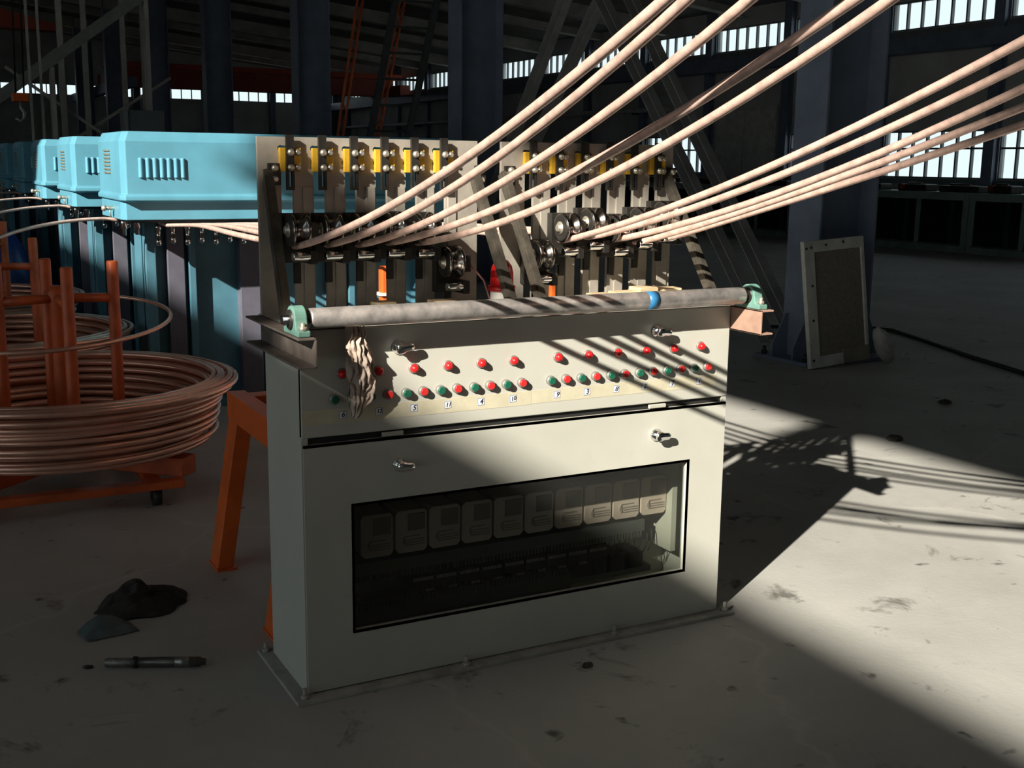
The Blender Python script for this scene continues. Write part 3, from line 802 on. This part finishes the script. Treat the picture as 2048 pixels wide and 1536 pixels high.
# ------------------------------------------------------------------ coil stands with copper coils
SX, SY = -.30, 2.62
def coil_stand():
    t = thing('coil_stand', 'nearest orange coil stand with upright posts, holding the big front copper coil', 'coil stand', (SX, SY, 0), 'orange coil stands')
    post = MB().lathe((0, 0, .19), (0, 0, 1.035), [(0, .030), (.15, .030), (.2, .027), (.99, .026), (1, .022)], 14).mesh('post')
    for k in range(4):
        a = .06 + 2*PI*k/4; r = .25
        px, py = SX + r*math.cos(a), SY + r*math.sin(a)
        put(post, 'post', M_orange, (px, py, 0), t)
        MB().tube([(SX, SY, .875), (px, py, .865)], .021, 10).build('spoke', M_orange, t)
    MB().lathe((SX, SY, .19), (SX, SY, .93), [(0, .05), (.06, .04), (.1, .033), (.9, .033), (.95, .042), (1, .02)], 16).build('centre_post', M_orange, t)
    MB().bar((SX + .46, SY - .47, .150), (SX - .46, SY + .47, .150), .11, .085).build('base_beam', M_orange, t, bevel=.006)
    MB().bar((SX - .47, SY - .46, .150), (SX + .47, SY + .46, .150), .11, .085).build('base_beam', M_orange, t, bevel=.006)
    for dy in (-.52, .52): MB().box(SX - .72, SX + .42, SY + dy - .035, SY + dy + .035, .075, .110).build('frame_rail', M_orange, t, bevel=.004)
    for dx in (-.55, .30): MB().box(SX + dx - .035, SX + dx + .035, SY - .485, SY + .485, .075, .108).build('frame_rail', M_orange, t, bevel=.004)
    MB().cyl((SX, SY, .105), (SX, SY, .20), .10, seg=20).build('turntable_hub', M_dark, t)
    cw = MB().cyl((-.018, 0, .038), (.018, 0, .038), .038, seg=16).box(-.024, .024, -.012, .012, .03, .078).mesh('caster')
    for dx in (-.55, .30):
        for dy in (-.52, .52): put(cw, 'caster', M_rubber, (SX + dx, SY + dy, 0), t)
    return t
cs = coil_stand()
def coil_path():
    rnd = random.Random(3); pts = []
    layers = 9; per = 6; seg = 60
    order = []
    for L in range(layers):
        ks = list(range(per)) if L % 2 == 0 else list(reversed(range(per)))
        for k in ks: order.append((L, k))
    tgt = []
    for (L, k) in order:
        z = .225 + .034*L
        rin = .44 + .030*L; rout = .655 + .0115*L + (.02 if L >= 7 else 0)
        tgt.append((rin + (rout - rin)*k/(per-1) + rnd.uniform(-.007, .007), z + rnd.uniform(-.005, .005), rnd.uniform(-.007, .007), rnd.uniform(0, 6.28), rnd.uniform(-.010, .010), rnd.uniform(-.010, .010)))
    for n_ in range(len(tgt)):
        a = tgt[n_]; bb = tgt[min(n_+1, len(tgt)-1)]
        for s_ in range(seg):
            q = s_/seg; q2 = q*q*(3-2*q)
            r = a[0]*(1-q2) + bb[0]*q2; z = a[1]*(1-q2) + bb[1]*q2
            tl = a[2]*(1-q2) + bb[2]*q2; cx = a[4]*(1-q2) + bb[4]*q2; cy = a[5]*(1-q2) + bb[5]*q2
            an = 2*PI*q
            pts.append((cx + r*math.cos(an), cy + r*math.sin(an), z + tl*math.sin(an + a[3])))
    return pts
cm = MB().tube(coil_path(), .0125, 8).mesh('copper_coil')
c0 = tag(put(cm, 'copper_coil', M_copper_coil, (SX, SY, 0)), 'large copper rod coil lying on the nearest orange stand', 'coil', 'copper coils on the stands')
# one loose turn that has sprung up from the front coil
lp = []
for i in range(40):
    a = -2.6 + 4.3*i/39
    lp.append((SX - .06 + .60*math.cos(a), SY + .25 + .62*math.sin(a), .74 + .055*math.sin(a + .5) - .0*i))
tag(MB().tube(lp, .0098, 8).build('loose_rod_turn', M_copper_coil), 'single loose turn of copper rod sprung up around the orange posts', 'copper rod')
for k, (dy, la, lc) in enumerate(((1.78, 'second orange coil stand, just behind the nearest one', 'copper rod coil on the second orange stand'),
                                  (3.75, 'third orange coil stand, in front of the blue tarpaulin', 'copper rod coil on the third orange stand'))):
    copy_tree(cs, (-.16, dy, 0), la)
    o = copy_tree(c0, (-.16, dy, 0), lc); o.rotation_euler = (0, 0, 1.3 + k)

# rods coming off the left ends of the machine heads towards the coils
FR = [(0.0, [(.20, 3.95, 1.155), (.10, 3.93, 1.165), (-.15, 3.80, 1.150), (-.42, 3.55, 1.105), (-.70, 3.20, 1.00), (-.95, 2.85, .80), (-1.02, 2.6, .60), (-.98, 2.4, .52)])]
flabs = ['lowest and brightest copper rod curving left from the nearest machine head', 'second copper rod curving left, from the second machine head',
         'third copper rod curving left, from the third machine head', 'fourth copper rod curving left, from the fourth machine head', 'highest copper rod curving left at the picture edge']
for k, dy in enumerate([0] + MOFF[:4]):
    base = FR[0][1]
    ctrl = [Vector((x, y + dy, z)) for (x, y, z) in base]
    if k >= 2: ctrl = ctrl[:4] + [Vector((-.70, 3.35 + dy, 1.08)), Vector((-1.05, 3.10 + dy, 1.04)), Vector((-1.5, 2.9 + dy, 1.03))]
    pts = []
    for i in range(len(ctrl)-1):
        p0 = ctrl[max(i-1, 0)]; p1 = ctrl[i]; p2 = ctrl[i+1]; p3 = ctrl[min(i+2, len(ctrl)-1)]
        for s_ in range(6):
            q = s_/6
            pts.append(.5*((2*p1) + (p2-p0)*q + (2*p0-5*p1+4*p2-p3)*q*q + (3*p1-p0-3*p2+p3)*q**3))
    pts.append(ctrl[-1])
    tag(MB().tube(pts, .0098, 9).build('copper_rod', M_copper), flabs[k], 'copper rod', 'copper rods curving off to the coils')

# blue tarpaulin over something low at the back left
def tarpfn(u, v):
    x = -1.3 + 1.55*u; y = 7.6 + 3.0*v
    e = min(1, 6*min(u, 1-u))*min(1, 6*min(v, 1-v))
    z = .02 + (.90 + .10*noise.noise(Vector((u*3, v*3, 1))))*e**.5 + .02*noise.noise(Vector((u*12, v*12, 3)))
    return (x, y, max(.01, z))
cloth('blue_tarpaulin', M_bluetarp, 26, 26, tarpfn, .006, 'dark blue plastic tarpaulin over stock behind the coil stands', 'tarpaulin')

# ------------------------------------------------------------------ orange trestle beside the cabinet
tr = thing('orange_trestle', 'orange welded steel trestle standing behind the left side of the cabinet', 'trestle', (.12, .85, 0))
def leg(x0, y0, x1, y1, name='leg'):
    mb = MB(); hw, hd = .030, .055
    vs = [(x0-hw, y0-hd, .008), (x0+hw, y0-hd, .008), (x0+hw, y0+hd, .008), (x0-hw, y0+hd, .008), (x1-hw, y1-hd, .56), (x1+hw, y1-hd, .56), (x1+hw, y1+hd, .56), (x1-hw, y1+hd, .56)]
    mb.add(vs, [(0,3,2,1),(4,5,6,7),(0,1,5,4),(1,2,6,5),(2,3,7,6),(3,0,4,7)])
    o = mb.build(name, M_orange_b, tr, bevel=.003)
    MB().box(x0-hw-.002, x0+hw+.012, y0-hd-.012, y0+hd+.012, 0, .008).build('foot_plate', M_orange_b, o)
leg(.060, 1.20, .150, 1.20); leg(.060, .48, .150, .48)
leg(.46, 1.20, .37, 1.20); leg(.46, .48, .37, .48)
MB().box(.118, .186, .42, 1.27, .55, .652).build('top_beam', M_orange_b, tr, bevel=.004)
MB().box(.334, .402, .42, 1.27, .55, .652).build('top_beam', M_orange_b, tr, bevel=.004)
MB().box(.186, .334, 1.17, 1.25, .57, .645).build('cross_beam', M_orange_b, tr, bevel=.004)
MB().box(.186, .334, .45, .53, .57, .645).build('cross_beam', M_orange_b, tr, bevel=.004)

for (x0, y0, h, lab) in ((1.448, 3.0, .935, 'bright orange steel stanchion glimpsed through a slot of the left plate'),
                         (2.52, 3.0, .80, 'bright orange steel stanchion glimpsed low behind the right plate')):
    st = thing('orange_stanchion', lab, 'stanchion', (x0, y0, 0), 'orange stanchions behind the plates')
    MB().box(x0-.03, x0+.03, y0-.03, y0+.03, .012, h).build('post', M_orange_b, st, bevel=.008)
    MB().box(x0-.045, x0+.045, y0-.045, y0+.045, .775 if h > .9 else .6, .79 if h > .9 else .615).build('band', M_white, st)
    MB().box(x0-.09, x0+.09, y0-.09, y0+.09, 0, .012).build('base_plate', M_orange_b, st)

# ------------------------------------------------------------------ on the floor
def floorrag(u, v):
    an = 2*PI*u; ca, sa = math.cos(an), math.sin(an)
    R2 = 1 + .30*noise.noise(Vector((ca*1.4, sa*1.4, 3.3))) + .12*noise.noise(Vector((ca*4, sa*4, 1.1)))
    h = max(0, 1 - v**2.2)
    z = .003 + .080*h*(.75 + .6*noise.noise(Vector((ca*v*1.5, sa*v*1.5, 7)))) + .035*h*noise.noise(Vector((ca*v*4, sa*v*4, 2))) + .006*(1 - h)*abs(noise.noise(Vector((ca*6, sa*6, 4))))
    return (-.28 + .165*R2*v*ca + .01*sa*v, .93 + .125*R2*v*sa, max(.003, z))
cloth('oily_rag', M_rag, 49, 16, floorrag, .003, 'crumpled oily black rag lying on the floor left of the cabinet', 'rag')
def sheetfn(u, v):
    x = -.515 + .165*u + .02*v; y = .78 - .10*v + .02*u
    return (x, y, .004 + .045*(1-v)*math.sin(PI*min(1, u*1.05)) * .9 + .004*noise.noise(Vector((u*5, v*5, 1))))
cloth('folded_sheet', M_tarpgrey, 12, 10, sheetfn, .003, 'stiff grey blue scrap of sheet beside the black rag on the floor', 'scrap')
a = Vector((-.475, .465, .018)); bq = Vector((-.205, .340, .018))
tl = thing('steel_spindle', 'greasy steel spindle with a collar lying on the floor in front of the rag', 'spindle', a.lerp(bq, .5) - Vector((0, 0, .018)))
MB().lathe(a, a.lerp(bq, .29), [(0, .010), (.04, .0135), (.9, .0135), (1, .0135)], 16).build('threaded_end', mat('dull_steel', (.20, .19, .17), .5, metal=.6, var=.2, scale=60), tl)
MB().lathe(a.lerp(bq, .28), a.lerp(bq, .33), [(0, .018), (.5, .018), (1, .016)], 16).build('collar', M_dark, tl)
MB().lathe(a.lerp(bq, .32), bq, [(0, .015), (.55, .0155), (.92, .015), (.94, .0105), (1, .0095)], 16).build('shank', mat('greasy_steel', (.11, .105, .095), .35, metal=.6, var=.2, scale=20), tl)
MB().cyl(a.lerp(bq, .70), a.lerp(bq, .84), .0158, seg=16).build('bright_band', mat('worn_bright_steel', (.32, .32, .30), .35, metal=.8), tl)
tag(MB().lathe((-.535, .49, .006), (-.508, .480, .006), [(0, .003), (.3, .006), (1, .005)], 8).build('loose_screw', M_dark), 'tiny dark screw lying off the end of the spindle', 'screw')
def clod(x, y, r, lab, sd):
    bm = bmesh.new(); bmesh.ops.create_icosphere(bm, subdivisions=2, radius=r)
    for v in bm.verts:
        k = 1 + .45*noise.noise(v.co*(1.6/r) + Vector((sd, 0, 0))); v.co = Vector((v.co.x*k*1.3, v.co.y*k, max(-.0*r, v.co.z*k*.55 + .25*r)))
    me = bpy.data.meshes.new('debris'); bm.to_mesh(me); bm.free()
    tag(put(me, 'debris', M_clod, (x, y, 0)), lab, 'debris')
clod(5.023, 2.208, .035, 'dark clod of debris on the floor right of the leaning board', 1)
clod(0.829, -0.167, .014, 'small dark crumb on the floor just in front of the cabinet base plate', 5)
clod(3.946, 1.599, .04, 'flat dark clump on the edge of the sunlit floor patch', 9)

# white framed board leaning on the column
LBX, LBY = 5.085, 3.55
lbd = thing('framed_board', 'white framed board with brown infill leaning against the foot of the nearest column', 'board', (0, 0, 0))
W0[lbd.name] = Vector((0, 0, 0))
BW, BH = .62, .955
MB().box(0, .10, -.02, .02, 0, BH).build('stile', M_frame, lbd, bevel=.003)
MB().box(BW - .03, BW, -.02, .02, .09, BH - .08).build('stile', M_frame, lbd, bevel=.003)
MB().box(.10, BW, -.02, .02, BH - .085, BH).build('rail', M_frame, lbd, bevel=.003)
MB().box(.10, BW - .28, -.02, .02, 0, .085).build('rail', M_frame, lbd, bevel=.003)
MB().box(BW - .28, BW, -.022, .018, .0, .115).build('rail', mat('brown_board', (.24, .22, .18), .8), lbd, bevel=.003)
MB().box(.09, BW - .02, -.004, .006, .08, BH - .08).build('infill', M_brown, lbd)
sc_ = MB().cyl((0, 0, 0), (0, -.006, 0), .010, seg=8).mesh('screw')
for sx_, sz_ in ((.02, .90), (.07, .905), (.06, .62), (.05, .36), (.03, .06), (.22, BH - .04), (.40, BH - .03)): put(sc_, 'screw', M_dark, (sx_, -.02, sz_), lbd)
lbd.location = (LBX, LBY, .005); lbd.rotation_euler = (-.11, -.055, .04)

bg_ = bmesh.new(); bmesh.ops.create_uvsphere(bg_, u_segments=28, v_segments=16, radius=1)
for v in bg_.verts:
    p = v.co.copy(); k = 1 + .10*noise.noise(p*2.3) + .05*noise.noise(p*6)
    v.co = Vector((p.x*.060*k*(1.15 - .35*p.z), p.y*.07*k, p.z*.19*k))
me = bpy.data.meshes.new('sack'); bg_.to_mesh(me); bg_.free()
for q in me.polygons: q.use_smooth = True
sk = tag(put(me, 'white_sack', M_sack, (5.80, 3.52, .155), rot=(.1, -.72, .2)), 'small white woven sack slumped beside the leaning board', 'sack')
rg = MB().tube([(.035*math.cos(q), 0, .045 + .035*math.sin(q)) for q in [-.6 + 4.2*i/14 for i in range(15)]], .011, 8)
tag(rg.build('white_hook', M_sack, None, (6.03, 3.50, 0)), 'small white bent hook lying on the floor right of the sack', 'hook')
cp = [(5.95, 5.6, .012), (6.6, 5.3, .012), (7.1, 5.05, .014), (7.22, 4.8, .012), (7.05, 4.35, .013), (6.85, 3.85, .012), (6.63, 3.34, .012), (6.4, 2.7, .012), (6.3, 2.0, .012), (6.25, 1.0, .012)]
for k_, dx in ((0, 0), (1, .045)):
    tag(MB().tube([(x + dx + .01*math.sin(y*9 + k_*2), y + dx, z) for x, y, z in cp], .012, 8).build('floor_cable', M_rubber),
        ['black cable running along the floor from behind the leaning board, inner one', 'black cable running along the floor from behind the leaning board, outer one'][k_], 'cable', 'pair of floor cables')

# ------------------------------------------------------------------ green machine units along the right wall
def gunit(y0, y1):
    t = thing('green_machine_unit', '', 'machine', (16.4, (y0 + y1)/2, 0), 'row of green glazed machine units')
    x0, x1 = 16.15, 16.95
    fr = MB()
    ym = (y0 + y1)/2
    fr.box(x0, x0 + .06, y0 + .01, y0 + .13, .0, 1.08).box(x0, x0 + .06, y1 - .13, y1 - .01, 0, 1.08).box(x0, x0 + .06, ym - .05, ym + .05, .15, .94)
    fr.box(x0, x0 + .06, y0 + .13, y1 - .13, .94, 1.08).box(x0, x0 + .06, y0 + .13, y1 - .13, 0, .15)
    fr.build('front_frame', M_gcab, t, bevel=.006)
    MB().box(x0 + .06, x1, y0 + .01, y1 - .01, 1.05, 1.08).build('top', M_gcab, t)
    bk = MB().box(x1 - .02, x1, y0 + .01, y1 - .01, 0, 1.05); bk.box(x0 + .06, x1 - .02, y0 + .01, y0 + .03, 0, 1.05).box(x0 + .06, x1 - .02, y1 - .03, y1 - .01, 0, 1.05).box(x0 + .06, x1 - .02, y0 + .03, y1 - .03, .0, .04)
    bk.build('case', M_gdark, t)
    for ya, yb in ((y0 + .13, ym - .05), (ym + .05, y1 - .13)):
        p_ = MB().box(x0 + .02, x0 + .026, ya, yb, .15, .94).build('pane', M_dglass, t)
        MB().box(x0 + .28, x0 + .34, (ya + yb)/2 - .04, (ya + yb)/2 + .04, .05, .95).build('inner_post', M_gcab, t)
        MB().box(x0 - .02, x0, ya - .01, yb + .01, .12, .15).build('ledge', M_gdark, t)
    return t
gu = gunit(11.70, 14.03)
gl = {-1: 'green glazed machine unit at the right picture edge, nearest to the camera', 0: 'green glazed machine unit under the low windows, just right of the nearest column',
      1: 'green glazed machine unit directly behind the nearest column', 2: 'green glazed machine unit below the pale sliding door, right half', 3: 'green glazed machine unit below the pale sliding door, left half',
      4: 'green glazed machine unit in the distance just right of the right slotted plate'}
for k in gl:
    if k == 0: gu['label'] = gl[0]
    else: copy_tree(gu, (0, 2.33*k, 0), gl[k])
rr = random.Random(11)
tops = [(10.2, .6, .12, 0), (11.2, .5, .14, 1), (12.1, .9, .12, 0), (13.2, .7, .13, 1), (14.3, .6, .12, 0), (15.3, .8, .14, 0), (17.2, .9, .12, 0), (19.4, 1.0, .13, 0), (21.5, .9, .12, 0)]
tl_ = ['nearest the right picture edge', 'left of the window post', 'under the middle of the low window, longest', 'under the low window, with a red knob', 'just right of the nearest column',
       'behind the nearest column', 'left of the nearest column', 'under the pale sliding door', 'furthest along the green units']
for i, (y, ln, h, red) in enumerate(tops):
    t = thing('dark_fixture', 'dark fixture on the green units, ' + tl_[i], 'fixture', (16.5, y, 1.08), 'dark fixtures on the green units')
    MB().box(16.3, 16.62, y - ln/2, y + ln/2, 1.08, 1.08 + h).build('body', M_dark, t, bevel=.02)
    MB().cyl((16.42, y - ln*.2, 1.08 + h), (16.42, y + ln*.3, 1.08 + h), .035, seg=10).build('rod', M_strut, t)
    if red: MB().cyl((16.26, y + ln*.3, 1.08 + h*.6), (16.31, y + ln*.3, 1.08 + h*.6), .05, seg=12).build('red_knob', M_crane, t)

# ------------------------------------------------------------------ cranes, ladder and other steelwork far back
struct(MB().box(16.85, 17.2, 4, 47.9, 3.72, 4.02).build('trim_1', M_column))
struct(MB().box(5.9, 6.25, 35.7, 47.9, 3.72, 4.02).build('trim_2', M_column))
cr = thing('overhead_crane', 'dark red overhead crane girder spanning the far end of the hall', 'crane', (9, 40.45, 4.1), 'overhead cranes')
MB().box(6.4, 16.75, 40.2, 40.7, 3.98, 4.63).build('girder', M_crane, cr, bevel=.02)
MB().box(6.0, 17.1, 40.1, 40.8, 4.63, 4.82).build('top_flange', mat('crane_bright_red', (.50, .07, .035), .5, var=.1), cr)
MB().box(16.75, 17.15, 39.5, 41.4, 4.02, 4.4).build('end_carriage', M_crane, cr)
MB().box(5.95, 6.4, 39.5, 41.4, 4.02, 4.4).build('end_carriage', M_crane, cr)
c2 = thing('overhead_crane', 'dark red crane girder high at the top left picture edge', 'crane', (0, 22, 3.9), 'overhead cranes')
MB().prism([(-9, 4.28), (1.2, 4.28), (2.3, 4.02), (2.3, 3.92), (-9, 3.92)], 'y', 21.8, 22.2).build('girder', M_crane, c2)
MB().box(-9.3, -8.7, 21.2, 22.8, 3.95, 4.25).build('end_carriage', M_crane, c2)
hk = thing('crane_hook', 'orange crane hook block hanging on twin rods at the upper left', 'hook block', (.72, 14, 1.9))
MB().box(.60, .80, 13.92, 14.08, 2.22, 2.33).build('block', M_orange_b, hk, bevel=.01)
MB().tube([(.70, 14, 2.22), (.70, 14, 2.14), (.74, 14, 2.08), (.73, 14, 2.0), (.68, 14, 1.97), (.63, 14, 2.01)], .022, 8).build('hook', mat('pale_hook', (.4, .4, .38), .4, metal=.5), hk)
for dx in (-.05, .05): MB().cyl((.70 + dx, 14, 2.33), (.80 + dx, 14, zroof(.8) - .3), .012, seg=6).build('rope', M_dark, hk)
for dx in (.86, 1.0): MB().box(dx, dx + .035, 14.4, 14.43, 1.0, zroof(1) - .25).build('guide_rail', M_rafter, hk)

ld = thing('steel_ladder', 'dark steel ladder leaning up behind the left slotted plate', 'ladder', (5.6, 14, 0))
def lx(x_top, x_bot): return (x_bot + (x_bot - x_top)*1.898/2.01*1.0)
pA0, pA1 = Vector((5.23, 14, 0)), Vector((6.60, 14.3, 5.9)); pB0, pB1 = Vector((5.80, 14, 0)), Vector((7.34, 14.3, 5.9))
MB().bar(pA0, pA1, .10, .06, (0, 1, 0)).build('stile', M_ladder, ld); MB().bar(pB0, pB1, .10, .06, (0, 1, 0)).build('stile', M_ladder, ld)
for i in range(1, 15):
    q = i/15; MB().cyl(pA0.lerp(pA1, q), pB0.lerp(pB1, q), .018, seg=8).build('rung', M_ladder, ld)
for (xb, xt, lab) in ((5.14, 6.26, 'orange lattice mast leaning left of the dark ladder'), (5.68, 7.05, 'orange lattice mast leaning behind the dark ladder')):
    om = thing('orange_mast', lab, 'mast', (xb, 14.9, 0), 'orange lattice masts')
    A = Vector((xb - .05, 14.9, 0)); B = Vector((xt - .05, 15.2, 5.8)); d2 = Vector((.11, .05, 0))
    MB().tube([A, B], .022, 8).build('chord', M_orange, om); MB().tube([A + d2, B + d2], .022, 8).build('chord', M_orange, om)
    zz = MB(); n = 26
    for i in range(n): zz.tube([(A if i % 2 else A + d2).lerp(B if i % 2 else B + d2, i/n), (A + d2 if i % 2 else A).lerp(B + d2 if i % 2 else B, (i+1)/n)], .009, 5)
    zz.build('lacing', M_orange, om)

bm1 = thing('inclined_conveyor', 'grey inclined beam descending leftwards at the upper left', 'beam', (1.5, 16, 2))
pa, pb = Vector((3.6, 16, 4.62)), Vector((-1.2, 16, 1.0))
MB().bar(pa, pb, .16, .20, (0, 1, 0)).build('beam', mat('pale_grey_beam', (.24, .26, .25), .5, var=.1), bm1)
for x_ in (2.75, 1.35): MB().box(x_ - .03, x_ + .03, 15.9, 16.1, 0, 1.0 + (x_ + 1.2)*.754 - .1).build('support_leg', M_rafter, bm1)
MB().bar((-1.2, 16, .0), (-1.2, 16, 1.02), .1, .1).build('support_leg', M_rafter, bm1)
sca = [(.15, 18.5), (.75, 19.0), (1.75, 18.0), (2.35, 19.5), (3.1, 20.0), (3.75, 21.5)]
slab = ['at the left picture edge', 'behind the orange hook block', 'under the grey inclined beam', 'behind the second blue machine', 'left of the grey enclosure', 'just above the left end of the nearest machine head']
for i, (x_, y_) in enumerate(sca):
    t = thing('slender_post', 'slender dark steel post far back ' + slab[i], 'post', (x_, y_, 0), 'slender posts at the far left')
    MB().box(x_ - .045, x_ + .045, y_ - .045, y_ + .045, .012, zroof(x_) - .2).build('shaft', M_rafter, t)
    MB().box(x_ - .12, x_ + .12, y_ - .12, y_ + .12, 0, .012).build('foot', M_rafter, t)
for i, (p0, p1, lab) in enumerate((((.9, 18.2, 2.95), (5.0, 18.2, .05), 'thin cross brace falling rightwards behind the second blue machine'),
                                   ((-.7, 18.4, .06), (3.6, 18.4, 2.9), 'thin cross brace rising rightwards behind the second blue machine'),
                                   ((-2.3, 19.3, .08), (1.9, 19.3, 3.4), 'thin cross brace behind the orange hook block'))):
    tag(MB().bar(p0, p1, .05, .05).build('cross_brace', M_rafter), lab, 'brace', 'thin cross braces far left')
# pipe run and cabinets along the far part of the right wall
pr = thing('wall_pipe', 'pale horizontal pipe along the far right wall below the high windows', 'pipe', (17.2, 32, 2.75))
MB().cyl((17.15, 22, 2.95), (17.15, 47.6, 2.95), .07, seg=10).build('run', mat('pale_pipe', (.42, .43, .42), .5), pr)
for y_ in (24, 29, 34, 39, 44): MB().box(17.1, 17.39, y_ - .03, y_ + .03, 2.84, 2.89).build('bracket', M_dark, pr)
